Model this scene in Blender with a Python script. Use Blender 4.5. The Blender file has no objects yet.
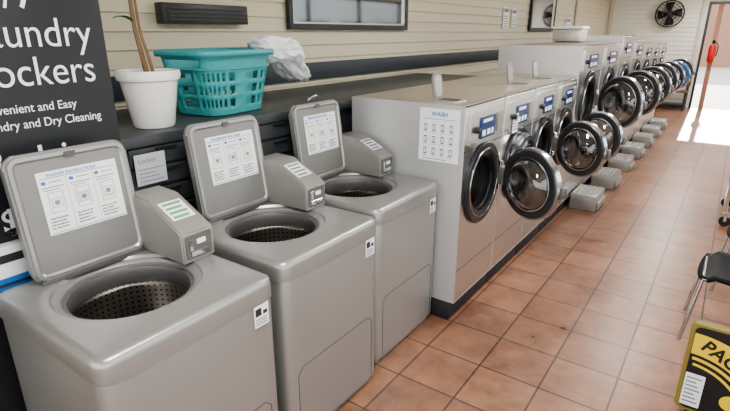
import bpy, bmesh, math, random
from mathutils import Vector, Matrix, Euler
from mathutils import noise as mnoise
random.seed(7)
D=bpy.data; C=bpy.context
def link(o,parent=None):
    C.scene.collection.objects.link(o)
    if parent is not None: o.parent=parent
    return o
def empty(name,loc=(0,0,0)):
    o=D.objects.new(name,None); o.empty_display_size=.1; o.location=loc
    return link(o)
# ---------------- materials
def mat(name,col,rough=.5,metal=0.,bump=None,emis=0,spec=None,noise=None,coat=0):
    m=D.materials.new(name); m.use_nodes=True; nt=m.node_tree; b=nt.nodes['Principled BSDF']
    b.inputs['Base Color'].default_value=(*col,1); b.inputs['Roughness'].default_value=rough
    b.inputs['Metallic'].default_value=metal
    if coat: b.inputs['Coat Weight'].default_value=coat
    if spec is not None: b.inputs['Specular IOR Level'].default_value=spec
    if emis:
        b.inputs['Emission Color'].default_value=(*col,1); b.inputs['Emission Strength'].default_value=emis
    tc=nt.nodes.new('ShaderNodeTexCoord'); mp=nt.nodes.new('ShaderNodeMapping')
    nt.links.new(tc.outputs['Object'],mp.inputs['Vector'])
    if noise:
        sc,amt=noise[0],noise[1]
        if len(noise)>2: mp.inputs['Scale'].default_value=noise[2]
        n=nt.nodes.new('ShaderNodeTexNoise'); n.inputs['Scale'].default_value=sc; n.inputs['Detail'].default_value=2
        nt.links.new(mp.outputs[0],n.inputs['Vector'])
        r=nt.nodes.new('ShaderNodeMapRange'); r.inputs['To Min'].default_value=1-amt; r.inputs['To Max'].default_value=1+amt
        nt.links.new(n.outputs['Fac'],r.inputs['Value'])
        v=nt.nodes.new('ShaderNodeVectorMath'); v.operation='SCALE'; v.inputs[0].default_value=col
        nt.links.new(r.outputs[0],v.inputs['Scale']); nt.links.new(v.outputs[0],b.inputs['Base Color'])
        dr=.015 if metal>.2 else .05
        r2=nt.nodes.new('ShaderNodeMapRange'); r2.inputs['To Min'].default_value=max(0,rough-dr); r2.inputs['To Max'].default_value=rough+dr
        nt.links.new(n.outputs['Fac'],r2.inputs['Value']); nt.links.new(r2.outputs[0],b.inputs['Roughness'])
        if bump:
            bp=nt.nodes.new('ShaderNodeBump'); bp.inputs['Strength'].default_value=bump; bp.inputs['Distance'].default_value=.002
            nt.links.new(n.outputs['Fac'],bp.inputs['Height']); nt.links.new(bp.outputs[0],b.inputs['Normal'])
    return m
M={}
M['wash']=mat('washer_paint',(.39,.385,.375),.33,.62,noise=(2,.02))
M['washlid']=mat('washer_lid_paint',(.27,.265,.255),.42,.45,noise=(3,.02))
M['washdark']=mat('washer_dark_plastic',(.09,.088,.085),.4)
M['seam']=mat('seam_dark',(.06,.058,.055),.6)
M['coin']=mat('coin_box_metal',(.36,.35,.33),.38,.5,noise=(3,.02))
M['coinf']=mat('coin_box_face',(.16,.155,.15),.4,.4,noise=(6,.03))
M['steel']=mat('brushed_steel',(.66,.65,.63),.30,1.,noise=(3,.03,(1,1,8)))
M['steeltop_refl']=mat('steel_top_tan_reflection',(.60,.54,.46),.34,.85,noise=(3,.05))  # stainless tops, with their tan reflections put into the base colour
M['panel']=mat('machine_side_panel',(.60,.60,.605),.38,.5,noise=(2,.03))
M['chrome']=mat('chrome',(.8,.8,.8),.12,1.)
M['darkchrome']=mat('dark_chrome',(.55,.55,.56),.2,1.)
M['doorring']=mat('door_ring',(.045,.045,.05),.28,.3)
M['doordark']=mat('door_ring_dark',(.025,.025,.03),.3,.2)
M['black']=mat('black_plastic',(.012,.012,.014),.5)
M['chairblack']=mat('chair_black_vinyl',(.010,.010,.011),.6,spec=.2,noise=(30,.1))
M['plinth']=mat('plinth_black',(.02,.021,.025),.5)
M['blueled']=mat('display_blue',(.02,.05,.16),.15)
M['white']=mat('white_paper',(.86,.87,.88),.6)
M['notice']=mat('notice_paper',(.50,.52,.54),.7)
M['bluep']=mat('blue_print',(.02,.16,.48),.6)
M['greyp']=mat('grey_print',(.22,.24,.27),.6)
M['blackp']=mat('black_print',(.03,.03,.035),.6)
M['yellow']=mat('yellow_print',(.80,.58,.05),.5)
M['yellowp']=mat('pale_yellow_print',(.82,.74,.45),.5)
M['skyp']=mat('pale_blue_print',(.36,.60,.76),.5)
M['palep']=mat('very_pale_blue_print',(.66,.77,.84),.5)
M['green']=mat('green_print',(.10,.38,.20),.5)
M['sign']=mat('sign_black',(.018,.020,.024),.4)
M['counter']=mat('counter_dark',(.050,.056,.062),.34,noise=(5,.15))
M['counterf']=mat('cabinet_dark',(.030,.036,.044),.5,noise=(5,.12))
M['band']=mat('wall_band_dark',(.040,.050,.062),.5)
M['siding']=mat('siding_cream',(.63,.58,.445),.5,noise=(2,.05,(1,.3,6)))
M['sidingw']=mat('siding_white',(.74,.735,.68),.5,noise=(2,.04))
M['plain']=mat('plain_wall',(.58,.54,.45),.6,noise=(2,.04))
M['ceil']=mat('ceiling_paint',(.75,.74,.70),.8,noise=(3,.03))
M['frame']=mat('frame_dark',(.03,.03,.032),.4)
M['trim']=mat('trim_cream',(.58,.54,.44),.5)
M['mirror']=mat('mirror_glass',(.50,.53,.55),.05,1.)
M['pot']=mat('pot_white',(.85,.84,.82),.25,coat=.4)
M['soil']=mat('soil',(.06,.04,.025),.9,noise=(60,.4))
M['bark']=mat('bark',(.20,.13,.07),.8,noise=(30,.3,(1,1,.3)),bump=.5)
M['leaf']=mat('leaf_green',(.06,.19,.03),.4,noise=(8,.3))
M['teal']=mat('basket_teal',(.055,.33,.35),.38)
M['cloth']=mat('bag_white',(.86,.88,.91),.45,noise=(20,.03),bump=.3)
M['red']=mat('extinguisher_red',(.55,.02,.02),.3)
M['wood']=mat('bench_wood',(.12,.07,.04),.5,noise=(8,.3,(8,1,1)))
M['olive']=mat('board_edge_olive',(.25,.20,.05),.5)
M['concrete']=mat('step_metal',(.33,.32,.30),.4,.4,noise=(12,.15))
M['outground']=mat('outside_concrete',(.55,.53,.50),.8,noise=(1,.1))
M['outwall']=mat('outside_stucco',(.36,.21,.15),.9,noise=(2,.1))
M['outwall2']=mat('outside_stucco_grey',(.34,.35,.35),.9,noise=(2,.1))
M['outwin']=mat('outside_window',(.06,.07,.08),.3)
M['lamp']=mat('lamp_diffuser',(1,.98,.95),.5,emis=4)
M['bluering']=mat('blue_ring',(.05,.16,.40),.3)
def glassmat(name,tint,gl,k):
    m=D.materials.new(name); m.use_nodes=True; nt=m.node_tree; nt.nodes.clear()
    o=nt.nodes.new('ShaderNodeOutputMaterial'); t=nt.nodes.new('ShaderNodeBsdfTransparent'); t.inputs[0].default_value=(*tint,1)
    g=nt.nodes.new('ShaderNodeBsdfGlossy'); g.inputs['Roughness'].default_value=.06; g.inputs[0].default_value=(.9,.9,.9,1)
    lw=nt.nodes.new('ShaderNodeLayerWeight'); lw.inputs['Blend'].default_value=.5
    pw=nt.nodes.new('ShaderNodeMath'); pw.operation='POWER'; pw.inputs[1].default_value=4
    ma=nt.nodes.new('ShaderNodeMath'); ma.operation='MULTIPLY_ADD'; ma.inputs[1].default_value=k; ma.inputs[2].default_value=gl; ma.use_clamp=True
    mx=nt.nodes.new('ShaderNodeMixShader'); L=nt.links
    L.new(lw.outputs['Facing'],pw.inputs[0]); L.new(pw.outputs[0],ma.inputs[0]); L.new(ma.outputs[0],mx.inputs[0]); L.new(t.outputs[0],mx.inputs[1]); L.new(g.outputs[0],mx.inputs[2]); L.new(mx.outputs[0],o.inputs[0])
    return m
M['glass']=glassmat('door_glass',(.42,.42,.42),.14,.7)
M['winglass']=glassmat('window_glass',(.97,.98,.98),.03,.4)
def drum_mat(name,axis):
    m=D.materials.new(name); m.use_nodes=True; nt=m.node_tree; L=nt.links; b=nt.nodes['Principled BSDF']
    b.inputs['Metallic'].default_value=1; b.inputs['Roughness'].default_value=.3
    tc=nt.nodes.new('ShaderNodeTexCoord'); s=nt.nodes.new('ShaderNodeSeparateXYZ'); L.new(tc.outputs['Object'],s.inputs[0])
    a={'z':(0,1,2),'x':(1,2,0)}[axis]
    at=nt.nodes.new('ShaderNodeMath'); at.operation='ARCTAN2'; L.new(s.outputs[a[0]],at.inputs[0]); L.new(s.outputs[a[1]],at.inputs[1])
    def cell(src,k):
        mu=nt.nodes.new('ShaderNodeMath'); mu.operation='MULTIPLY'; mu.inputs[1].default_value=k; L.new(src,mu.inputs[0])
        f=nt.nodes.new('ShaderNodeMath'); f.operation='FRACT'; L.new(mu.outputs[0],f.inputs[0])
        q=nt.nodes.new('ShaderNodeMath'); q.operation='SUBTRACT'; q.inputs[1].default_value=.5; L.new(f.outputs[0],q.inputs[0])
        p=nt.nodes.new('ShaderNodeMath'); p.operation='MULTIPLY'; L.new(q.outputs[0],p.inputs[0]); L.new(q.outputs[0],p.inputs[1]); return p.outputs[0]
    A=cell(at.outputs[0],60/6.2832); B=cell(s.outputs[a[2]],45)
    su=nt.nodes.new('ShaderNodeMath'); su.operation='ADD'; L.new(A,su.inputs[0]); L.new(B,su.inputs[1])
    g=nt.nodes.new('ShaderNodeMath'); g.operation='GREATER_THAN'; g.inputs[1].default_value=.035; L.new(su.outputs[0],g.inputs[0])
    mx=nt.nodes.new('ShaderNodeMix'); mx.data_type='RGBA'; L.new(g.outputs[0],mx.inputs[0])
    mx.inputs[6].default_value=(.03,.03,.03,1); mx.inputs[7].default_value=(.60,.58,.55,1); L.new(mx.outputs[2],b.inputs['Base Color'])
    return m
M['drumz']=drum_mat('washer_basket_perforated','z'); M['drumx']=drum_mat('drum_perforated','x')
def floor_mat():
    m=D.materials.new('quarry_tile'); m.use_nodes=True; nt=m.node_tree; L=nt.links; b=nt.nodes['Principled BSDF']
    tc=nt.nodes.new('ShaderNodeTexCoord'); mp=nt.nodes.new('ShaderNodeMapping'); L.new(tc.outputs['Object'],mp.inputs[0])
    mp.inputs['Location'].default_value=(.07,.10,0)
    br=nt.nodes.new('ShaderNodeTexBrick'); L.new(mp.outputs[0],br.inputs[0]); br.offset=0; br.squash=1
    T=.33
    br.inputs['Scale'].default_value=1; br.inputs['Brick Width'].default_value=T; br.inputs['Row Height'].default_value=T
    br.inputs['Mortar Size'].default_value=.0055; br.inputs['Mortar Smooth'].default_value=.2; br.inputs['Bias'].default_value=0
    br.inputs['Color1'].default_value=(.30,.150,.092,1); br.inputs['Color2'].default_value=(.225,.112,.070,1); br.inputs['Mortar'].default_value=(.070,.050,.038,1)
    n=nt.nodes.new('ShaderNodeTexNoise'); n.inputs['Scale'].default_value=7; n.inputs['Detail'].default_value=6; n.inputs['Roughness'].default_value=.65; L.new(tc.outputs['Object'],n.inputs['Vector'])
    mr=nt.nodes.new('ShaderNodeMapRange'); mr.inputs['From Min'].default_value=.3; mr.inputs['From Max'].default_value=.7; mr.inputs['To Min'].default_value=.68; mr.inputs['To Max'].default_value=1.28; L.new(n.outputs['Fac'],mr.inputs[0])
    vs=nt.nodes.new('ShaderNodeVectorMath'); vs.operation='SCALE'; L.new(br.outputs['Color'],vs.inputs[0]); L.new(mr.outputs[0],vs.inputs['Scale']); L.new(vs.outputs[0],b.inputs['Base Color'])
    r=nt.nodes.new('ShaderNodeMapRange'); r.inputs['To Min'].default_value=.20; r.inputs['To Max'].default_value=.46; L.new(n.outputs['Fac'],r.inputs[0]); L.new(r.outputs[0],b.inputs['Roughness'])
    bp=nt.nodes.new('ShaderNodeBump'); bp.inputs['Strength'].default_value=.6; bp.inputs['Distance'].default_value=.003; bp.invert=True
    L.new(br.outputs['Fac'],bp.inputs['Height']); L.new(bp.outputs[0],b.inputs['Normal'])
    return m
M['floor']=floor_mat()
# ---------------- mesh helpers
def fin(name,bm,m,parent,smooth=True,loc=(0,0,0),ang=35):
    me=D.meshes.new(name); bmesh.ops.recalc_face_normals(bm,faces=bm.faces[:]) if len(bm.faces) else None
    bm.to_mesh(me); bm.free()
    if smooth:
        for p in me.polygons: p.use_smooth=True
        me.set_sharp_from_angle(angle=math.radians(ang))
    for mm in (m if isinstance(m,(list,tuple)) else [m]): me.materials.append(mm)
    o=D.objects.new(name,me); o.location=loc
    return link(o,parent)
def box(name,lo,hi,m,parent=None,bev=.006,seg=2):
    bm=bmesh.new(); bmesh.ops.create_cube(bm,size=1)
    c=[(a+b)/2 for a,b in zip(lo,hi)]; s=[abs(b-a) for a,b in zip(lo,hi)]
    for v in bm.verts: v.co=Vector([v.co[i]*s[i] for i in range(3)])
    bev=min(bev,min(s)*.45)
    if bev>0: bmesh.ops.bevel(bm,geom=bm.edges[:],offset=bev,segments=seg,affect='EDGES',profile=.5)
    return fin(name,bm,m,parent,loc=c)
def boxes(name,lst,m,parent=None,bev=0):
    bm=bmesh.new()
    for lo,hi in lst:
        r=bmesh.ops.create_cube(bm,size=1)['verts']
        for v in r: v.co=Vector([(lo[i]+hi[i])/2+v.co[i]*abs(hi[i]-lo[i]) for i in range(3)])
    if bev: bmesh.ops.bevel(bm,geom=bm.edges[:],offset=bev,segments=1,affect='EDGES')
    return fin(name,bm,m,parent)
AX={'x':lambda r,a,h:Vector((h,r*math.cos(a),r*math.sin(a))),'y':lambda r,a,h:Vector((r*math.cos(a),h,r*math.sin(a))),'z':lambda r,a,h:Vector((r*math.cos(a),r*math.sin(a),h))}
def lathe(name,prof,m,parent=None,loc=(0,0,0),axis='z',n=48,closed=False,ang=35):
    bm=bmesh.new(); f=AX[axis]; rings=[]
    for r,h in prof:
        if r<1e-6: rings.append([bm.verts.new(f(0,0,h))])
        else: rings.append([bm.verts.new(f(r,2*math.pi*i/n,h)) for i in range(n)])
    pr=list(zip(rings,rings[1:]))
    if closed: pr.append((rings[-1],rings[0]))
    for a,b in pr:
        for i in range(n):
            j=(i+1)%n
            if len(a)==1 and len(b)==1: continue
            if len(a)==1: bm.faces.new((a[0],b[j],b[i]))
            elif len(b)==1: bm.faces.new((a[i],a[j],b[0]))
            else: bm.faces.new((a[i],a[j],b[j],b[i]))
    return fin(name,bm,m,parent,loc=loc,ang=ang)
def torus(name,R,r,m,parent=None,loc=(0,0,0),axis='z',n=40,k=8):
    return lathe(name,[(R+r*math.cos(2*math.pi*i/k),r*math.sin(2*math.pi*i/k)) for i in range(k)],m,parent,loc,axis,n,True,80)
def tube(name,pts,r,m,parent=None,radii=None,res=6,cyc=False,smoothc=False):
    cu=D.curves.new(name,'CURVE'); cu.dimensions='3D'; cu.bevel_depth=r; cu.bevel_resolution=3; cu.use_fill_caps=True
    if smoothc:
        s=cu.splines.new('NURBS'); s.points.add(len(pts)-1); s.order_u=3; s.use_endpoint_u=True
    else:
        s=cu.splines.new('POLY'); s.points.add(len(pts)-1)
    for i,p in enumerate(pts):
        s.points[i].co=(*p,1)
        if radii: s.points[i].radius=radii[i]
    s.use_cyclic_u=cyc; cu.materials.append(m)
    o=D.objects.new(name,cu); return link(o,parent)
def text(name,body,size,loc,rot,m,parent=None,align='LEFT',bold=0,sx=1):
    cu=D.curves.new(name,'FONT'); cu.body=body; cu.size=size; cu.extrude=.0008; cu.offset=bold; cu.align_x=align
    cu.materials.append(m); o=D.objects.new(name,cu); o.location=loc; o.rotation_euler=rot; o.scale=(sx,1,1)
    return link(o,parent)
FX=(math.pi/2,0,math.pi/2); FY=(math.pi/2,0,0)
def ray_rr(cx,cy,a,x0,y0,x1,y1,r):
    dx,dy=math.cos(a),math.sin(a)
    def inside(t):
        x=cx+dx*t; y=cy+dy*t
        if x<x0 or x>x1 or y<y0 or y>y1: return False
        qx=max(x0+r-x,x-(x1-r),0); qy=max(y0+r-y,y-(y1-r),0)
        return qx*qx+qy*qy<=r*r+1e-12 or qx==0 or qy==0
    lo,hi=0,5
    for _ in range(34):
        mi=(lo+hi)/2
        if inside(mi): lo=mi
        else: hi=mi
    return cx+dx*lo,cy+dy*lo
def loops(name,lps,m,parent,loc=(0,0,0),capend=False,ang=40):
    bm=bmesh.new(); R=[[bm.verts.new(p) for p in l] for l in lps]
    for a,b in zip(R,R[1:]):
        n=len(a)
        for i in range(n): bm.faces.new((a[i],a[(i+1)%n],b[(i+1)%n],b[i]))
    if capend: bm.faces.new(R[-1])
    return fin(name,bm,m,parent,loc=loc,ang=ang)
def rrprism(name,u0,v0,u1,v1,r,h0,h1,plane,m,parent,bev=.003,loc=(0,0,0)):
    pts=[]
    for cx,cy,a0 in ((u1-r,v1-r,0),(u0+r,v1-r,90),(u0+r,v0+r,180),(u1-r,v0+r,270)):
        for k in range(7):
            a=math.radians(a0+k*15); pts.append((cx+r*math.cos(a),cy+r*math.sin(a)))
    def P(u,v,h): return {'yz':(h,u,v),'xz':(u,h,v),'xy':(u,v,h)}[plane]
    bm=bmesh.new(); A=[bm.verts.new(P(u,v,h0)) for u,v in pts]; B=[bm.verts.new(P(u,v,h1)) for u,v in pts]
    n=len(pts); bm.faces.new(A); bm.faces.new(B)
    for i in range(n): bm.faces.new((A[i],A[(i+1)%n],B[(i+1)%n],B[i]))
    bm.edges.ensure_lookup_table()
    E=[e for e in bm.edges if (e.verts[0] in A and e.verts[1] in A) or (e.verts[0] in B and e.verts[1] in B)]
    if bev: bmesh.ops.bevel(bm,geom=E,offset=bev,segments=2,affect='EDGES')
    return fin(name,bm,m,parent,loc=loc)

# ================= ROOM =================
XW=-2.95; XR=1.35; YB=-2.2; YF=15.0; HC=2.8; WE=13.4
box('floor',(XW-.1,YB-.1,-.1),(XR+.1,YF+.1,0),M['floor'],bev=0)
box('ceiling',(XW-.1,YB-.1,HC),(XR+.1,YF+.1,HC+.1),M['ceil'],bev=0)
def siding(name,axis,const,a0,a1,z0,z1,dirn,m,step=.105):
    bm=bmesh.new(); z=z0; prof=[]
    while z<z1-1e-4:
        zz=min(z+step,z1); prof+= [(.020,z),(.018,z+.002),(.005,zz-.006),(.003,zz-.001),(.003,zz)]; z=zz
    prof=[(-.08,z0)]+prof+[(-.08,z1)]
    rows=[]
    for e in (a0,a1):
        rows.append([bm.verts.new((const+dirn*d,e,zz) if axis=='x' else (e,const+dirn*d,zz)) for d,zz in prof])
    n=len(prof)
    for i in range(n): bm.faces.new((rows[0][i],rows[0][(i+1)%n],rows[1][(i+1)%n],rows[1][i]))
    bm.faces.new(rows[0]); bm.faces.new(rows[1])
    return fin(name,bm,m,None,smooth=False)
siding('wall_left','x',XW,YB-.1,YF,0,HC,1,M['siding'])
DX0=-.80; DX1=.75; DH=2.45
siding('wall_far','y',YF,XW,DX0,0,HC,-1,M['sidingw'])
box('wall_far_header',(DX0,YF-.01,DH),(DX1,YF+.1,HC),M['plain'],bev=0)
box('wall_far_side',(DX1,YF-.01,0),(XR+.1,YF+.1,HC),M['plain'],bev=0)
box('trim_1',(XW+.02,YF-.09,0),(XW+.10,YF-.025,HC),M['trim'],bev=.004)
box('trim_2',(XW+.021,-2.1,1.40),(XW+.045,YF-.1,1.54),M['band'],bev=.003)
box('trim_3',(DX0-.13,YF-.05,0),(DX0-.055,YF-.021,HC),M['trim'],bev=.004)
box('trim_4',(XW+.021,11.6,0),(XW+.06,11.75,HC),M['trim'],bev=.004)
box('baseboard_far',(-2,YF-.045,0),(DX0-.14,YF-.021,.1),M['band'],bev=.003)
d=empty('door_1')
boxes('jambs',[((DX0,YF-.04,0),(DX0+.05,YF+.08,DH)),((DX1-.05,YF-.04,0),(DX1,YF+.08,DH)),((DX0+.05,YF-.04,DH-.06),(DX1-.05,YF+.08,DH))],M['frame'],d,.003)
box('wall_right_base',(XR,YB,0),(XR+.1,YF,.35),M['plain'],bev=0)
box('wall_right_header',(XR,YB,2.5),(XR+.1,YF,HC),M['plain'],bev=0)
box('wall_right_pier',(XR,WE,.35),(XR+.1,YF,2.5),M['plain'],bev=0)
w=empty('window_1'); ys=[YB+i*(WE-YB)/9 for i in range(10)]
boxes('mullions',[((XR+.01,y-.03 if i else y,.35),(XR+.08,y+.03 if i<9 else y,2.5)) for i,y in enumerate(ys)]+[((XR+.01,YB,.35),(XR+.08,WE,.40)),((XR+.01,YB,2.45),(XR+.08,WE,2.5))],M['frame'],w)
box('pane',(XR+.04,YB+.03,.4),(XR+.046,WE-.03,2.45),M['winglass'],w,bev=0)
box('wall_near_base',(XW,YB-.1,0),(XR+.1,YB,.35),M['plain'],bev=0)
box('wall_near_header',(XW,YB-.1,2.5),(XR+.1,YB,HC),M['plain'],bev=0)
w=empty('window_2'); xs=[XW+i*(XR-XW)/3 for i in range(4)]
boxes('mullions',[((x-.03 if i else x+.02,YB-.08,.35),(x+.03 if i<3 else x,YB-.01,2.5)) for i,x in enumerate(xs)],M['frame'],w)
box('pane',(XW+.03,YB-.05,.36),(XR,YB-.044,2.49),M['winglass'],w,bev=0)
# outside
box('ground_outside',(-40,-40,-.25),(40,60,-.12),M['outground'],bev=0)
b=box('wall_outside_far',(-14,36,-.12),(14,40,6),M['outwall'],bev=0)
boxes('facade_windows',[((x,-2.1,-1.7),(x+1.6,-2.0,-.1)) for x in (-12,-8,-4,3,7)],M['outwin'],b)
b=box('wall_outside_right',(16,-6,-.12),(20,40,4.2),M['outwall2'],bev=0)
boxes('facade_windows',[((-2.1,y-17,-1.2),(-2.0,y-14.4,.4)) for y in range(-4,36,4)],M['outwin'],b)
for i,y in enumerate((.8,4.0,7.2,10.6,13.4)):
    f=empty('ceiling_light_fixture')
    box('housing',(-.75,y-.6,HC-.07),(-.45,y+.6,HC-.001),M['white'],f)
    box('diffuser',(-.73,y-.58,HC-.085),(-.47,y+.58,HC-.068),M['lamp'],f)
    ld=D.lights.new('tube_light','AREA'); ld.shape='RECTANGLE'; ld.size=.28; ld.size_y=1.15; ld.energy=46; ld.color=(1,.975,.94)
    lo=D.objects.new('tube_light',ld); lo.location=(-.6,y,HC-.10); link(lo,f)

# ================= wall things =================
def framed(name,y0,y1,z0,z1,fw=.05,g='mirror'):
    e=empty(name); x=XW+.022
    boxes('frame',[((x,y0,z0),(x+.04,y1,z0+fw)),((x,y0,z1-fw),(x+.04,y1,z1)),((x,y0,z0+fw),(x+.04,y0+fw,z1-fw)),((x,y1-fw,z0+fw),(x+.04,y1,z1-fw))],M['frame'],e,.003)
    boxes('inner_frame',[((x,y0+fw,z0+fw),(x+.03,y1-fw,z0+fw+.015)),((x,y0+fw,z1-fw-.015),(x+.03,y1-fw,z1-fw)),((x,y0+fw,z0+fw+.015),(x+.03,y0+fw+.015,z1-fw-.015)),((x,y1-fw-.015,z0+fw+.015),(x+.03,y1-fw,z1-fw-.015))],M['steel'],e)
    box('mirror_pane',(x+.001,y0+fw,z0+fw),(x+.012,y1-fw,z1-fw),M[g],e,bev=0)
    return e
framed('wall_mirror',3.06,4.84,1.80,2.5,fw=.045)
framed('wall_mirror',8.75,10.1,1.8,2.5)
e=empty('wall_vent_grille')
box('vent_body',(XW+.022,1.93,1.83),(XW+.10,2.60,1.95),M['frame'],e)
boxes('vent_slats',[((XW+.10,1.96,1.85+k*.022),(XW+.112,2.57,1.858+k*.022)) for k in range(4)],M['seam'],e)
for (y,z,h,wd) in ((7.6,1.83,.3,.22),(7.95,1.86,.26,.2),(2.05,2.1,.2,.3),(11.0,1.75,.3,.3)):
    e=empty('wall_poster')
    box('sheet',(XW+.022,y,z),(XW+.028,y+wd,z+h),M['white'],e,bev=0)
    boxes('print',[((XW+.028,y+.02,z+h-.07),(XW+.03,y+wd-.02,z+h-.02))]+[((XW+.028,y+.03,z+.03+k*.035),(XW+.03,y+wd-.03,z+.04+k*.035)) for k in range(int((h-.12)/.035))],M['greyp'],e)

# ================= counter / cabinet behind the washers =================
cb=empty('storage_counter')
box('carcass',(XW+.025,.2,0),(-2.10,2.64,1.30),M['counterf'],cb,bev=.003)
box('countertop',(XW+.025,.2,1.30),(-2.07,5.12,1.35),M['counter'],cb,bev=.004)
box('rear_support',(XW+.025,2.64,0),(-2.12,5.12,1.30),M['counterf'],cb,bev=.003)
dl=[]
for yy in (1.16,1.53,1.90,2.27):
    for k in range(7): dl.append(((-2.10,yy,1.30-.10*(k+1)+.008),(-2.085,yy+.36,1.30-.10*k-.006)))
boxes('drawer_fronts',dl,M['counter'],cb,.003)
boxes('drawer_pulls',[((-2.085,(a[1]+b[1])/2-.05,b[2]-.02),(-2.072,(a[1]+b[1])/2+.05,b[2]-.012)) for a,b in dl],M['black'],cb)
n=empty('locker_notice')
box('sheet',(-2.069,1.17,1.13),(-2.066,1.32,1.27),M['notice'],n,bev=0)
text('words','Locker',.032,(-2.0655,1.185,1.23),FX,M['greyp'],n)
boxes('lines',[((-2.066,1.185,1.145+k*.018),(-2.0653,1.305-(k%3)*.02,1.149+k*.018)) for k in range(4)],M['greyp'],n)

# sign board
s=empty('laundry_locker_sign')
box('board',(-2.05,.30,.25),(-2.02,1.10,2.35),M['sign'],s,bev=.003)
boxes('foot',[((-2.065,.4,0),(-1.97,.46,.25)),((-2.065,.98,0),(-1.97,1.04,.25))],M['black'],s)
X=-2.0185
for t,sz,y,z,bo in (('24/7',.155,.63,1.858,.0),('Laundry',.142,.632,1.732,-.0005),('Lockers',.142,.632,1.602,-.0005),('Convenient and Easy',.044,.615,1.512,.0),('Laundry and Dry Cleaning',.044,.615,1.457,.0),('Ready in',.10,.62,1.32,.003),('$ 2',.12,.62,1.10,.002),('Locations',.045,.64,1.02,0)):
    text('lettering',t,sz,(X,y,z),FX,M['white'],s,bold=bo,sx=.90)
p=empty('card_terminal')
box('terminal_body',(-2.017,.47,.86),(-1.972,.72,1.07),M['white'],p,bev=.006)
boxes('terminal_blue',[((-1.972,.48,.87),(-1.970,.71,.955))],M['bluep'],p)
boxes('terminal_marks',[((-1.972,.50,1.01),(-1.970,.70,1.04)),((-1.970,.50,.90),(-1.969,.68,.91)),((-1.970,.50,.925),(-1.969,.66,.935))],M['blackp'],p)

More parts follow.
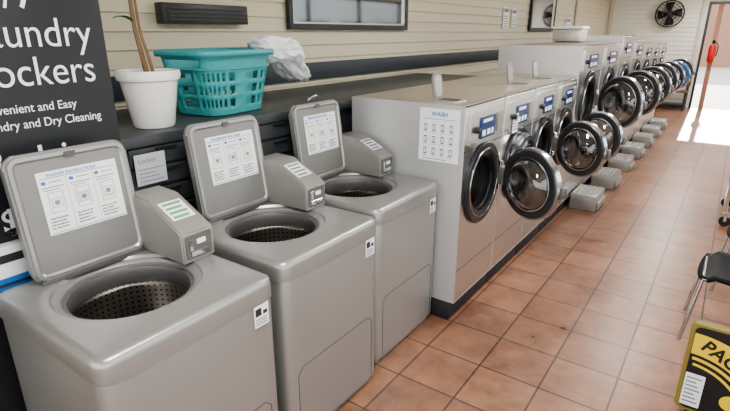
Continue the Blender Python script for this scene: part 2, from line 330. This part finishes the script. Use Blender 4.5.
# ================= TOP LOAD WASHERS =================
def washer(y0,xf,lean,seed):
    rnd=random.Random(seed)
    e=empty('top_load_washer'); W=.665; xb=xf-.70; y1=y0+W; H=.935
    hc=(xf-.375,(y0+y1)/2-.015); N=128
    def rect(ins,z,r=.045):
        out=[]
        for i in range(N):
            a=2*math.pi*i/N; x,y=ray_rr(hc[0],hc[1],a,xb+ins,y0+ins,xf-ins,y1-ins,max(.01,r-ins)); out.append((x-hc[0],y-hc[1],z))
        return out
    def circ(r,z): return [(r*math.cos(2*math.pi*i/N),r*math.sin(2*math.pi*i/N),z) for i in range(N)]
    loops('cabinet_top',[circ(.214,H-.05),circ(.216,H-.020),circ(.224,H-.012),circ(.242,H-.010),circ(.249,H),rect(.03,H),rect(.014,H-.003),rect(.004,H-.012),rect(0,H-.028),rect(0,H-.085),rect(.006,H-.088)],M['wash'],e,(hc[0],hc[1],0))
    loops('cabinet_body',[rect(.006,H-.088),rect(.004,H-.095),rect(.004,.05),rect(.03,.048),rect(.03,.0)],M['wash'],e,(hc[0],hc[1],0),capend=True)
    zf=.42
    pts=[(xf-.0035,y0+.06,.06),(xf-.0035,y0+.06,zf-.03),(xf-.0035,y0+.09,zf),(xf-.0035,y1-.09,zf),(xf-.0035,y1-.06,zf-.03),(xf-.0035,y1-.06,.06)]
    tube('panel_seam',pts,.0016,M['seam'],e)
    lathe('wash_basket',[(.215,H-.06),(.205,H-.09),(.205,H-.10),(.214,H-.11),(.220,H-.13),(.220,.42),(.18,.40),(0,.40)],M['drumz'],e,(hc[0],hc[1],0))
    lathe('balance_ring',[(.215,H-.030),(.203,H-.032),(.199,H-.045),(.199,H-.085),(.205,H-.10),(.217,H-.10)],M['coinf'],e,(hc[0],hc[1],0))
    lathe('agitator',[(.15,.405),(.13,.43),(.07,.46),(.05,.52),(.045,.60),(.035,.62),(0,.625)],M['washdark'],e,(hc[0],hc[1],0))
    L=empty('lid'); L.parent=e; xl=hc[0]-.225; L.location=(xl,hc[1],H+.004); L.rotation_euler=(0,math.radians(-lean),0)
    lw=.212; lh=.455
    rrprism('lid_shell',-lw,0,lw,lh,.045,-.030,0,'yz',M['washlid'],L,bev=.008)
    n=96
    def rr2(ins,h,r):
        o=[]
        for i in range(n):
            a=2*math.pi*i/n; u,v=ray_rr(0,lh/2,a,-lw+ins,ins,lw-ins,lh-ins,max(.008,r-ins)); o.append((h,u,v))
        return o
    loops('lid_inner_frame',[rr2(.010,-.001,.045),rr2(.010,.007,.045),rr2(.022,.008,.045),rr2(.030,.001,.045)],M['wash'],L)
    rrprism('lid_latch',-.02,lh-.03,.02,lh-.012,.005,0,.012,'yz',M['washdark'],L,bev=.002)
    box('lid_hinge',(-.03,-lw+.02,-.012),(.008,lw-.02,.012),M['washdark'],L,bev=.004)
    sy,sz0,sw,sh=-.125,.160,.285,.225
    box('sticker',(.0012,sy,sz0),(.0022,sy+sw,sz0+sh),M['white'],L,bev=0)
    def R(u0,v0,u1,v1,h=.0026): return ((.0022,sy+u0*sw,sz0+v0*sh),(h,sy+u1*sw,sz0+v1*sh))
    text('sticker_heading','WASHER INSTRUCTIONS',.0155,(.0028,sy+.05*sw+.018,sz0+.915*sh),FX,M['bluep'],L)
    boxes('sticker_title',[R(.03,.89,.97,.90),R(.02,.02,.98,.03),R(.04,.80,.09,.85),R(.37,.80,.42,.85),R(.69,.80,.74,.85)],M['bluep'],L)
    boxes('sticker_colour',[R(.38,.40,.59,.60,.0023)],M['palep'],L)
    boxes('sticker_colour_yellow',[R(.73,.38,.89,.44,.0023)],M['yellowp'],L)
    g=[R(.33,.05,.334,.88),R(.66,.05,.664,.88)]
    words=('Open lid and load','clothes loosely.','Add detergent to','tub, close the lid','Select cycle and','temperature.','Insert coins, then','press START.')
    for ci,c in enumerate((.04,.37,.69)):
        for rr in range(4):
            text('sticker_text',words[(ci*3+rr)%8],.0085,(.0028,sy+c*sw,sz0+(.245-rr*.052)*sh),FX,M['blackp'],L)
        g+=[R(c+.04,.34,c+.22,.348),R(c+.04,.66,c+.22,.668),R(c+.04,.35,c+.046,.66),R(c+.214,.35,c+.22,.66),R(c+.07,.42,c+.19,.428),R(c+.07,.56,c+.19,.568),R(c+.07,.43,c+.076,.56),R(c+.184,.43,c+.19,.56),R(c+.10,.46,c+.16,.53),R(c+.09,.82,c+.24,.835),R(c,.74,c+.25,.755),R(c,.70,c+.2,.712)]
    boxes('sticker_drawings',g,M['greyp'],L)
    cx0,cx1=xb+.03,xb+.365; cy0,cy1=y1-.148,y1-.002
    bm=bmesh.new()
    prof=[(cx0,H),(cx1,H),(cx1,H+.120),(cx1-.02,H+.135),(cx0+.13,H+.225),(cx0,H+.23)]
    A=[bm.verts.new((x,cy0,z)) for x,z in prof]; B=[bm.verts.new((x,cy1,z)) for x,z in prof]
    bm.faces.new(A); bm.faces.new(B)
    for i in range(6): bm.faces.new((A[i],A[(i+1)%6],B[(i+1)%6],B[i]))
    bmesh.ops.bevel(bm,geom=bm.edges[:],offset=.006,segments=2,affect='EDGES')
    fin('coin_box',bm,M['coin'],e)
    ym=(cy0+cy1)/2
    rrprism('coin_face',cy0+.014,H+.015,cy1-.014,H+.110,.008,cx1,cx1+.004,'yz',M['coinf'],e,bev=.001)
    rrprism('coin_display',ym-.01,H+.07,ym+.03,H+.09,.003,cx1+.004,cx1+.006,'yz',M['white'],e,bev=.0005)
    boxes('coin_slots',[((cx1+.004,ym-.045,H+.05),(cx1+.009,ym-.03,H+.095)),((cx1+.004,ym-.04,H+.025),(cx1+.007,ym+.04,H+.045))],M['chrome'],e,.001)
    sl=math.atan2(.09,(cx1-.02)-(cx0+.13)); lx=(cx1-.02+cx0+.13)/2; lz=H+.180
    Lb=empty('coin_label'); Lb.parent=e; Lb.location=(lx,ym,lz+.001); Lb.rotation_euler=(0,sl,0)
    box('coin_label_sheet',(-.06,-.05,0),(.05,.05,.0012),M['white'],Lb,bev=0)
    boxes('coin_label_print',[((-.05+k*.026,-.04,.0012),(-.037+k*.026,.04-.01*(k%2),.002)) for k in range(4)],M['green'] if seed==1 else M['greyp'],Lb)
    box('rating_label',(xf-.0005,y1-.115,H-.175),(xf+.0005,y1-.045,H-.088),M['white'],e,bev=0)
    boxes('rating_marks',[((xf+.0005,y1-.108,H-.13),(xf+.001,y1-.08,H-.10)),((xf+.0005,y1-.072,H-.13),(xf+.001,y1-.052,H-.115))]+[((xf+.0005,y1-.108,H-.165+k*.01),(xf+.001,y1-.055,H-.162+k*.01)) for k in range(3)],M['blackp'],e)
    boxes('levelling_feet',[((xb+.05,y0+.05,0),(xb+.09,y0+.09,.05)),((xb+.05,y1-.09,0),(xb+.09,y1-.05,.05))],M['black'],e)
    return e
washer(.515,-1.245,7,1); washer(1.250,-1.275,8,2); washer(1.978,-1.325,8,3)

# ================= FRONT LOADERS =================
def loader(y0,w,H,zc,R,opn,flap=True,ringm='doorring',xf=-1.2,xb=-2.0,bez=None,kind='front_load_washer'):
    e=empty(kind); y1=y0+w; g=.004; pl=.13; bez=bez or R+.03
    yc=(y0+y1)/2
    box('plinth',(xb+.02,y0,0),(xf-.03,y1,pl),M['plinth'],e,bev=.003)
    bm=bmesh.new(); bmesh.ops.create_cube(bm,size=1)
    for v in bm.verts: v.co=Vector(((xb+xf)/2+v.co.x*(xf-xb),yc+v.co.y*(w-g),(pl+H)/2+v.co.z*(H-pl)))
    for f in [f for f in bm.faces if f.normal.x>.9]: bm.faces.remove(f)
    o=fin('shell',bm,[M['panel'],M['steeltop_refl']],e,smooth=False)
    for p in o.data.polygons:
        if p.normal.z>.9 and p.center.z>1: p.material_index=1
    N=96; ya,yb=y0+g/2,y1-g/2
    def rect(ins,x,r=.012):
        out=[]
        for i in range(N):
            a=2*math.pi*i/N; u,v=ray_rr(yc,zc,a,ya+ins,pl+ins,yb-ins,H-ins,r); out.append((x,u,v))
        return out
    def circ(r,x): return [(x,yc+r*math.cos(2*math.pi*i/N),zc+r*math.sin(2*math.pi*i/N)) for i in range(N)]
    def snap(l,ins):
        for cu,cv in ((ya+ins,pl+ins),(yb-ins,pl+ins),(yb-ins,H-ins),(ya+ins,H-ins)):
            k=min(range(N),key=lambda i:(l[i][1]-cu)**2+(l[i][2]-cv)**2); l[k]=(l[k][0],cu,cv)
        return l
    loops('front_panel',[circ(R-.04,xf-.03),circ(R-.035,xf),snap(rect(.012,xf,.001),.012),snap(rect(0,xf-.012,.001),0)],M['steel'],e)
    lathe('porthole_bezel',[(R-.05,-.05),(R-.05,.012),(R-.03,.022),(bez-.012,.022),(bez,.012),(bez,0)],M['doordark'],e,(xf,yc,zc),'x',56)
    torus('porthole_gasket',R-.052,.014,M['black'],e,(xf-.01,yc,zc),'x',48)
    torus('porthole_trim',R-.012,.004,M['darkchrome'],e,(xf+.022,yc,zc),'x',56)
    lathe('drum',[(R-.045,-.03),(R-.03,-.05),(R-.03,-.45),(R-.06,-.47),(0,-.48)],M['drumx'],e,(xf,yc,zc),'x',48)
    boxes('front_seams',[((xf,ya+.01,H-.27),(xf+.001,yb-.01,H-.265)),((xf,ya+.01,pl+.22),(xf+.001,yb-.01,pl+.224))],M['seam'],e)
    rrprism('control_fascia',yc-w*.40,H-.245,yc+w*.40,H-.045,.012,xf,xf+.016,'yz',M['steel'],e,bev=.004)
    rrprism('control_display',yc-w*.20,H-.215,yc+w*.16,H-.085,.008,xf+.016,xf+.024,'yz',M['blueled'],e,bev=.002)
    boxes('display_print',[((xf+.024,yc-w*.15,H-.12),(xf+.0248,yc+w*.08,H-.10)),((xf+.024,yc-w*.16,H-.20),(xf+.0248,yc-w*.08,H-.165)),((xf+.024,yc-w*.04,H-.20),(xf+.0248,yc+w*.04,H-.165)),((xf+.024,yc+w*.07,H-.20),(xf+.0248,yc+w*.12,H-.165))],M['white'],e)
    rrprism('coin_slot_plate',yc+w*.20,H-.20,yc+w*.34,H-.08,.006,xf+.016,xf+.03,'yz',M['coin'],e,bev=.002)
    lathe('start_knob',[(0,.03),(.016,.03),(.02,.02),(.02,.0)],M['black'],e,(xf+.016,yc-w*.30,H-.15),'x',20)
    if flap:
        L=empty('soap_lid'); L.parent=e; L.location=(xf-.26,yc-.14,H+.004); L.rotation_euler=(0,math.radians(-8),0)
        rrprism('soap_lid_flap',-.06,0,.06,.165,.035,-.006,.004,'yz',M['washlid'],L,bev=.002)
        rrprism('soap_lid_ring',-.042,.02,.042,.145,.025,.004,.008,'yz',M['steel'],L,bev=.002)
        rrprism('soap_tray',xf-.27,yc-.21,xf-.10,yc-.07,.02,H,H+.008,'xy',M['steel'],e,bev=.002)
        rrprism('soap_hole',xf-.25,yc-.19,xf-.12,yc-.09,.02,H+.008,H+.0095,'xy',M['seam'],e,bev=0)
    box('top_trim',(xf-.03,ya,H),(xf+.004,yb,H+.006),M['steel'],e,bev=.002)
    Dm=empty('door_assembly'); Dm.parent=e; rc=R+.025
    Dm.location=(xf+.045,yc+rc,zc); Dm.rotation_euler=(0,0,math.radians(opn))
    lathe('door_ring',[(R-.058,-.022),(R-.048,-.034),(R-.016,-.034),(R-.009,-.022),(R-.009,.014),(R-.02,.03),(R-.05,.034),(R-.058,.02)],M[ringm],Dm,(0,-rc,0),'x',56,True)
    lathe('door_chrome_band',[(R-.012,-.026),(R-.002,-.024),(R,-.012),(R,.010),(R-.012,.012)],M['darkchrome'],Dm,(0,-rc,0),'x',56,True)
    lathe('door_inner_ring',[(R-.073,-.028),(R-.064,-.037),(R-.056,-.035),(R-.056,-.02),(R-.073,-.02)],M['darkchrome'],Dm,(0,-rc,0),'x',56,True)
    lathe('door_glass_bowl',[(R-.066,-.026),(R-.076,-.055),(R-.10,-.085),(R*.40,-.103),(0,-.108)],M['glass'],Dm,(0,-rc,0),'x',48)
    lathe('door_outer_cover',[(R-.055,.026),(R-.07,.036),(R*.5,.046),(0,.05)],M['glass'],Dm,(0,-rc,0),'x',48)
    box('door_hinge',(-.03,-.055,-.06),(.03,.02,.06),M['coin'],Dm,bev=.006)
    boxes('hinge_pins',[((-.035,-.008,-.10),(-.005,.018,-.06)),((-.035,-.008,.06),(-.005,.018,.10))],M['chrome'],Dm,.003)
    box('door_handle',(.0,-rc-R-.015,-.035),(.04,-rc-R+.02,.035),M['coinf'],Dm,bev=.008)
    box('hinge_block',(xf,yc+rc-.02,zc-.09),(xf+.03,yc+rc+.015,zc+.09),M['chrome'],e,bev=.004)
    return e
H1=1.385
yy=2.665; w1=.62
for i,op in enumerate((64,0,66,68)):
    loader(yy+i*w1,w1,H1,.87,.232,op,flap=(i in (0,2,3)),bez=.268)
y=5.16
spec=[(.95,1.66,1.10,.265,60),(.95,1.66,1.10,.265,68),(.95,1.74,1.10,.265,70),(.95,1.68,1.10,.265,68),(.95,1.62,1.08,.26,72),(.95,1.60,1.05,.26,76),(.95,1.58,1.05,.26,72)]
for i,(w_,h_,zc_,R_,op) in enumerate(spec):
    loader(y,w_,h_,zc_,R_,op,flap=False,ringm='bluering' if i==5 else 'doorring',kind='large_front_load_washer',bez=R_+.045)
    st=empty('machine_step'); sy=y+w_/2-.2
    box('step_block',(-1.19,sy,0),(-.93,sy+.42,.17),M['concrete'],st,bev=.012)
    boxes('step_treads',[((-1.17+k*.045,sy+.03,.17),(-1.15+k*.045,sy+.39,.175)) for k in range(5)],M['steel'],st)
    box('step_toe',(-.93,sy+.04,.02),(-.905,sy+.38,.10),M['concrete'],st,bev=.008)
    y+=w_+.01
e=empty('storage_carton'); box('carton',(-1.95,6.75,1.668),(-1.6,7.08,1.82),M['panel'],e,bev=.03)
box('carton_lid',(-1.96,6.74,1.82),(-1.59,7.085,1.85),M['white'],e,bev=.01)

# poster on machine side
p=empty('payment_poster'); Y=2.667
PX,PW,PZ,PH=-1.49,.262,1.045,.315
box('sheet',(PX,Y-.0035,PZ),(PX+PW,Y-.0012,PZ+PH),M['white'],p,bev=0)
Yp=Y-.0035
def Q(u0,v0,u1,v1,dd=.0008): return ((PX+u0*PW,Yp-dd,PZ+v0*PH),(PX+u1*PW,Yp,PZ+v1*PH))
text('poster_title','WASH',.036,(PX+PW/2,Yp-.0006,PZ+PH*.86),FY,M['bluep'],p,align='CENTER',bold=.0006)
ph=[];sc=[]
for r in range(3):
    for c in range(4):
        u=.12+c*.215; v=.13+r*.225; ph.append(Q(u,v,u+.075,v+.125)); sc.append(Q(u+.010,v+.02,u+.065,v+.108,.0014))
boxes('poster_phones',ph,M['blackp'],p); boxes('poster_screens',sc,M['palep'],p)
boxes('poster_lines',[Q(.08,.80,.92,.808),Q(.1,.04,.7,.05)]+[Q(.10+c*.215,.10+r*.225,.21+c*.215,.108+r*.225) for r in range(3) for c in range(4)],M['bluep'],p)
e=empty('machine_notice')
box('sheet',(-1.178,3.40,1.12),(-1.175,3.50,1.25),M['white'],e,bev=0)
boxes('print',[((-1.175,3.41,1.14+k*.02),(-1.174,3.49,1.148+k*.02)) for k in range(5)],M['greyp'],e)

# ================= POT PLANT =================
e=empty('potted_plant',(-2.24,1.40,1.352))
lathe('pot',[(0,0),(.088,0),(.095,.01),(.128,.215),(.140,.22),(.145,.24),(.142,.262),(.130,.262),(.126,.22),(.12,.215),(0,.21)],M['pot'],e,n=56)
lathe('soil',[(0,.232),(.06,.235),(.125,.228)],M['soil'],e)
tube('stem_1',[(.0,.0,.21),(-.01,-.01,.32),(-.03,-.02,.45),(-.03,-.02,.60),(-.05,-.02,.75),(-.04,-.04,.95)],.010,M['bark'],e,radii=[1.4,1.1,.95,.85,.75,.6],smoothc=True)
tube('stem_2',[(.015,.02,.21),(.02,.01,.30),(-.02,.0,.42),(-.01,-.01,.56),(-.03,-.01,.72),(-.02,.0,.9)],.007,M['bark'],e,radii=[1.3,1.1,.95,.85,.75,.6],smoothc=True)
bm=bmesh.new()
def leaf(p,d,L,wd,droop):
    d=Vector(d).normalized(); side=d.cross(Vector((0,0,1))).normalized(); prev=None
    for k in range(9):
        t=k/8; c=Vector(p)+d*L*t+Vector((0,0,-droop*t*t)); ww=wd*math.sin(math.pi*min(1,.12+t*.88))
        a=bm.verts.new(c-side*ww+Vector((0,0,ww*.4))); m_=bm.verts.new(c); b_=bm.verts.new(c+side*ww+Vector((0,0,ww*.4)))
        if prev: bm.faces.new((prev[0],a,m_,prev[1])); bm.faces.new((prev[1],m_,b_,prev[2]))
        prev=(a,m_,b_)
for k in range(26):
    a=k*2.399; leaf((-.045,-.03,.76+.008*k),(math.cos(a),math.sin(a),.5+.04*k/2),.26+.1*random.random(),.017,.16)
leaf((-.03,-.02,.47),(.5,-.9,.45),.18,.016,.06)
fin('leaves',bm,M['leaf'],e)

# ================= BASKET =================
e=empty('laundry_basket',(-2.38,1.92,1.352)); e.rotation_euler=(0,0,math.radians(6))
N=120; rows=24; Hb=.33
bm=bmesh.new(); ring=[]
for r in range(rows+1):
    t=r/rows; hx=.165+.045*t; hy=.205+.07*t; z=.004+Hb*t; l=[]
    for i in range(N):
        a=2*math.pi*i/N; ex=.42
        c_,s_=math.cos(a),math.sin(a)
        l.append(bm.verts.new((hx*math.copysign(abs(c_)**ex,c_),hy*math.copysign(abs(s_)**ex,s_),z)))
    ring.append(l)
for r in range(rows):
    band=r in (3,4,5,8,9,10,13,14,15)
    for i in range(N):
        hand=(18<=r<=20) and (abs(((i-30)+60)%120-60)<7 or abs(((i-90)+60)%120-60)<7)
        if (band and i%4 in (1,2)) or hand: continue
        j=(i+1)%N; bm.faces.new((ring[r][i],ring[r][j],ring[r+1][j],ring[r+1][i]))
bm.faces.new(ring[0])
o=fin('basket_body',bm,M['teal'],e,ang=60)
md=o.modifiers.new('s','SOLIDIFY'); md.thickness=.005
def rimpts(hx,hy,z):
    out=[]
    for i in range(N):
        a=2*math.pi*i/N; c_,s_=math.cos(a),math.sin(a); out.append((hx*math.copysign(abs(c_)**.42,c_),hy*math.copysign(abs(s_)**.42,s_),z))
    return out
bm=bmesh.new(); rr=[[bm.verts.new(p) for p in rimpts(*q)] for q in ((.208,.273,Hb+.006),(.225,.290,Hb+.010),(.232,.297,Hb+.002),(.230,.295,Hb-.022))]
for a,b in zip(rr,rr[1:]):
    for i in range(N): bm.faces.new((a[i],a[(i+1)%N],b[(i+1)%N],b[i]))
o=fin('basket_rim',bm,M['teal'],e,ang=60); md=o.modifiers.new('s','SOLIDIFY'); md.thickness=.004
tube('basket_rib',rimpts(.201,.262,Hb-.085),.004,M['teal'],e,cyc=True)
bm=bmesh.new(); bmesh.ops.create_icosphere(bm,subdivisions=5,radius=1)
for v in bm.verts:
    p=v.co.copy()
    n1=mnoise.noise(p*1.5+Vector((3,1,2))); n2=abs(mnoise.noise(p*2.6+Vector((9,4,1)))); n3=abs(mnoise.noise(p*6))
    k=1+.30*n1-.40*n2-.12*n3
    q=Vector((p.x*.16*k,p.y*.22*k,p.z*.10*k))
    q.z-= .85*max(0,q.y+.02)
    v.co=q
o=fin('plastic_bag',bm,M['cloth'],e,ang=180); o.location=(.10,.43,Hb+.005)
e=empty('counter_bracket',(-2.25,2.57,1.352))
tube('bracket_wire',[(0,-.05,.006),(.03,0,.05),(0,.05,.006),(-.04,.10,.02),(-.06,.02,.006)],.006,M['steel'],e,smoothc=True)

# ================= FAN =================
e=empty('wall_fan',(-1.56,YF-.20,2.20))
for k,(rr_,dy) in enumerate(((.30,0),(.30,.09),(.24,-.035),(.17,-.05),(.11,-.06))): torus('cage_ring',rr_,.012 if k<2 else .005,M['black'],e,(0,dy,0),'y',36,6)
for k in range(20):
    a=k*math.pi/10; tube('cage_wire',[(.06*math.cos(a),-.062,.06*math.sin(a)),(.22*math.cos(a),-.04,.22*math.sin(a)),(.30*math.cos(a),0,.30*math.sin(a)),(.30*math.cos(a),.09,.30*math.sin(a))],.004,M['black'],e)
lathe('fan_hub',[(0,-.07),(.06,-.065),(.07,.0),(.08,.10),(.07,.16),(0,.178)],M['black'],e,axis='y',n=24)
bm=bmesh.new()
for k in range(4):
    a0=k*math.pi/2
    def pt(r,a,dy): return bm.verts.new((r*math.cos(a0+a),dy,r*math.sin(a0+a)))
    q=[pt(.06,-.3,.0),pt(.17,-.35,-.01),pt(.275,-.25,-.01),pt(.275,.45,.06),pt(.17,.6,.06),pt(.06,.6,.04)]
    bm.faces.new(q)
o=fin('fan_blades',bm,M['black'],e); md=o.modifiers.new('s','SOLIDIFY'); md.thickness=.006

# ================= EXTINGUISHER, BENCH =================
box('trim_5',(-.60,YF-.03,0),(-.50,YF+.06,DH-.06),M['outwall'],bev=.003)
e=empty('fire_extinguisher',(-.55,YF-.12,1.12))
lathe('cylinder_body',[(0,0),(.07,0),(.078,.015),(.078,.33),(.06,.38),(.025,.40),(.025,.43),(0,.43)],M['red'],e,n=28)
box('valve',(-.03,-.03,.42),(.03,.03,.47),M['black'],e); box('lever',(-.02,-.12,.47),(.02,.03,.49),M['black'],e)
tube('hose',[(.03,0,.45),(.10,-.01,.40),(.105,-.01,.25),(.09,-.01,.12)],.011,M['black'],e,smoothc=True)
box('bracket',(-.05,.07,.1),(.05,.089,.35),M['chrome'],e)
e=empty('waiting_bench',(-1.17,14.45,0))
box('seat',(-.34,-.2,.42),(.34,.2,.46),M['wood'],e); box('backrest',(-.34,.2,.55),(.34,.235,.82),M['wood'],e)
boxes('legs',[((-.32,-.18,0),(-.27,-.13,.42)),((.27,-.18,0),(.32,-.13,.42)),((-.32,.2,0),(-.27,.235,.55)),((.27,.2,0),(.32,.235,.55)),((-.27,-.17,.12),(.27,.2,.15))],M['frame'],e,.003)

# ================= CHAIRS =================
def chair(x,y,rot):
    e=empty('waiting_chair',(x,y,0)); e.rotation_euler=(0,0,math.radians(rot))
    bm=bmesh.new(); G=12; V=[]
    for i in range(G+1):
        r=[]
        for j in range(G+1):
            s_=i/G*2-1; t=j/G*2-1
            k=1-.12*max(0,(s_*s_+t*t)-1)
            r.append(bm.verts.new((.23*s_*k,.23*t*k,.45-.02*(1-s_*s_)-.02*(1-t*t)+(-.03 if s_<-.8 else 0)+.02)))
        V.append(r)
    for i in range(G):
        for j in range(G): bm.faces.new((V[i][j],V[i+1][j],V[i+1][j+1],V[i][j+1]))
    o=fin('seat',bm,M['chairblack'],e,ang=180); m_=o.modifiers.new('s','SOLIDIFY'); m_.thickness=.025; m_.offset=-1
    bm=bmesh.new(); V=[]
    for i in range(G+1):
        r=[]
        for j in range(G+1):
            s_=i/G; t=j/G*2-1; r.append(bm.verts.new((.25+.07*s_+.04*(-t*t),.22*t*(1-.1*s_),.56+.28*s_-.03*(t*t)*(s_))))
        V.append(r)
    for i in range(G):
        for j in range(G): bm.faces.new((V[i][j],V[i+1][j],V[i+1][j+1],V[i][j+1]))
    o=fin('backrest',bm,M['chairblack'],e,ang=180); m_=o.modifiers.new('s','SOLIDIFY'); m_.thickness=.018
    for sg in (-1,1):
        tube('leg_frame',[(-.25,.21*sg,.0),(-.20,.20*sg,.42),(-.1,.20*sg,.432),(.18,.20*sg,.432),(.26,.21*sg,.0)],.012,M['darkchrome'],e)
        tube('back_post',[(.16,.20*sg,.43),(.24,.20*sg,.50),(.31,.19*sg,.83)],.011,M['darkchrome'],e)
    tube('cross_bar',[(-.2,-.2,.42),(-.2,.2,.42)],.01,M['darkchrome'],e)
    return e
chair(.27,3.50,0); chair(.40,4.35,0)
e=empty('laundry_cart',(.43,6.1,0))
boxes('cart_basket_frame',[((-.28,-.38,.35),(-.26,-.36,.80)),((.26,-.38,.35),(.28,-.36,.80)),((-.28,.36,.35),(-.26,.38,.80)),((.26,.36,.35),(.28,.38,.80)),((-.30,-.40,.79),(.30,-.37,.82)),((-.30,.37,.79),(.30,.40,.82)),((-.30,-.37,.79),(-.27,.37,.82)),((.27,-.37,.79),(.30,.37,.82)),((-.28,-.38,.10),(.28,-.34,.14)),((-.28,.34,.10),(.28,.38,.14)),((-.28,-.34,.10),(-.24,.34,.14)),((.24,-.34,.10),(.28,.34,.14)),((-.26,-.36,.35),(.26,.36,.36)),((-.28,-.37,.14),(-.25,-.35,.35)),((.25,-.37,.14),(.28,-.35,.35)),((-.28,.35,.14),(-.25,.37,.35)),((.25,.35,.14),(.28,.37,.35))],M['chrome'],e)
wires=[]
for k in range(12):
    yv=-.34+k*.062
    for xx in (-.275,.275): wires.append(((xx-.002,yv-.002,.35),(xx+.002,yv+.002,.80)))
for k in range(9):
    xv=-.24+k*.06
    for yv in (-.375,.375): wires.append(((xv-.002,yv-.002,.35),(xv+.002,yv+.002,.80)))
boxes('cart_wires',wires,M['chrome'],e)
for sx_ in (-1,1):
    for sy_ in (-1,1):
        lathe('caster_wheel',[(0,-.016),(.045,-.016),(.05,-.01),(.05,.01),(.045,.016),(0,.016)],M['black'],e,(.25*sx_,.35*sy_,.05),'y',20)
        box('caster_fork',(.25*sx_-.012,.35*sy_-.024,.05),(.25*sx_+.012,.35*sy_+.024,.10),M['steel'],e,bev=.002)

# ================= ARCADE BOARD =================
e=empty('arcade_graphic_board',(.055,2.56,0))
rrprism('board_edge',0,.03,.62,.50,.03,0,.045,'xz',M['olive'],e,bev=.006)
rrprism('board_face',.018,.045,.61,.488,.025,-.003,.0,'xz',M['black'],e,bev=.001)
boxes('board_feet',[((.05,-.08,0),(.09,.13,.03)),((.5,-.08,0),(.54,.13,.03))],M['black'],e)
text('board_title','PAC-MAN',.085,(.05,-.0062,.385),(math.pi/2,math.radians(28),0),M['black'],e,bold=.002)
bm=bmesh.new()
def arc(cx,cz,r0,r1,a0,a1,n=24):
    pr=None
    for k in range(n+1):
        a=math.radians(a0+(a1-a0)*k/n); p=(bm.verts.new((cx+r0*math.cos(a),-.0045,cz+r0*math.sin(a))),bm.verts.new((cx+r1*math.cos(a),-.0045,cz+r1*math.sin(a))))
        if pr: bm.faces.new((pr[0],pr[1],p[1],p[0]))
        pr=p
arc(.02,.04,.305,.415,30,90,n=30); arc(.02,.04,.275,.290,20,88); arc(.02,.04,.245,.258,15,86); arc(.36,.12,0,.08,35,325); arc(.21,.14,0,.04,0,360)
fin('board_graphics',bm,M['yellow'],e,smooth=False)
rrprism('board_label',.02,.06,.10,.24,.006,-.0045,-.003,'xz',M['white'],e,bev=0)
boxes('board_label_print',[((.028,-.0052,.08+k*.022),(.09-(k%3)*.01,-.0045,.088+k*.022)) for k in range(7)],M['greyp'],e)

# ================= WORLD, SUN, CAMERA =================
wd=D.worlds.new('sky'); C.scene.world=wd; wd.use_nodes=True; bg=wd.node_tree.nodes['Background']
bg.inputs[0].default_value=(.95,.98,1,1); bg.inputs[1].default_value=3.05
sl=D.lights.new('sun','SUN'); sl.energy=12; sl.angle=.01; sl.color=(1,.93,.82)
so=D.objects.new('sun',sl); link(so); dv=Vector((.03,-1,-.50)); so.rotation_euler=dv.to_track_quat('-Z','Y').to_euler()
try: C.scene.view_settings.look='AgX - Medium High Contrast'
except Exception as ex: print(ex)
cam=D.cameras.new('camera'); cam.sensor_width=36; cam.lens=506/730*36; cam.clip_end=200
co=D.objects.new('camera',cam); co.location=(0,0,1.78); co.rotation_euler=(math.radians(90-18.9),0,math.radians(35.4)); link(co)
C.scene.camera=co
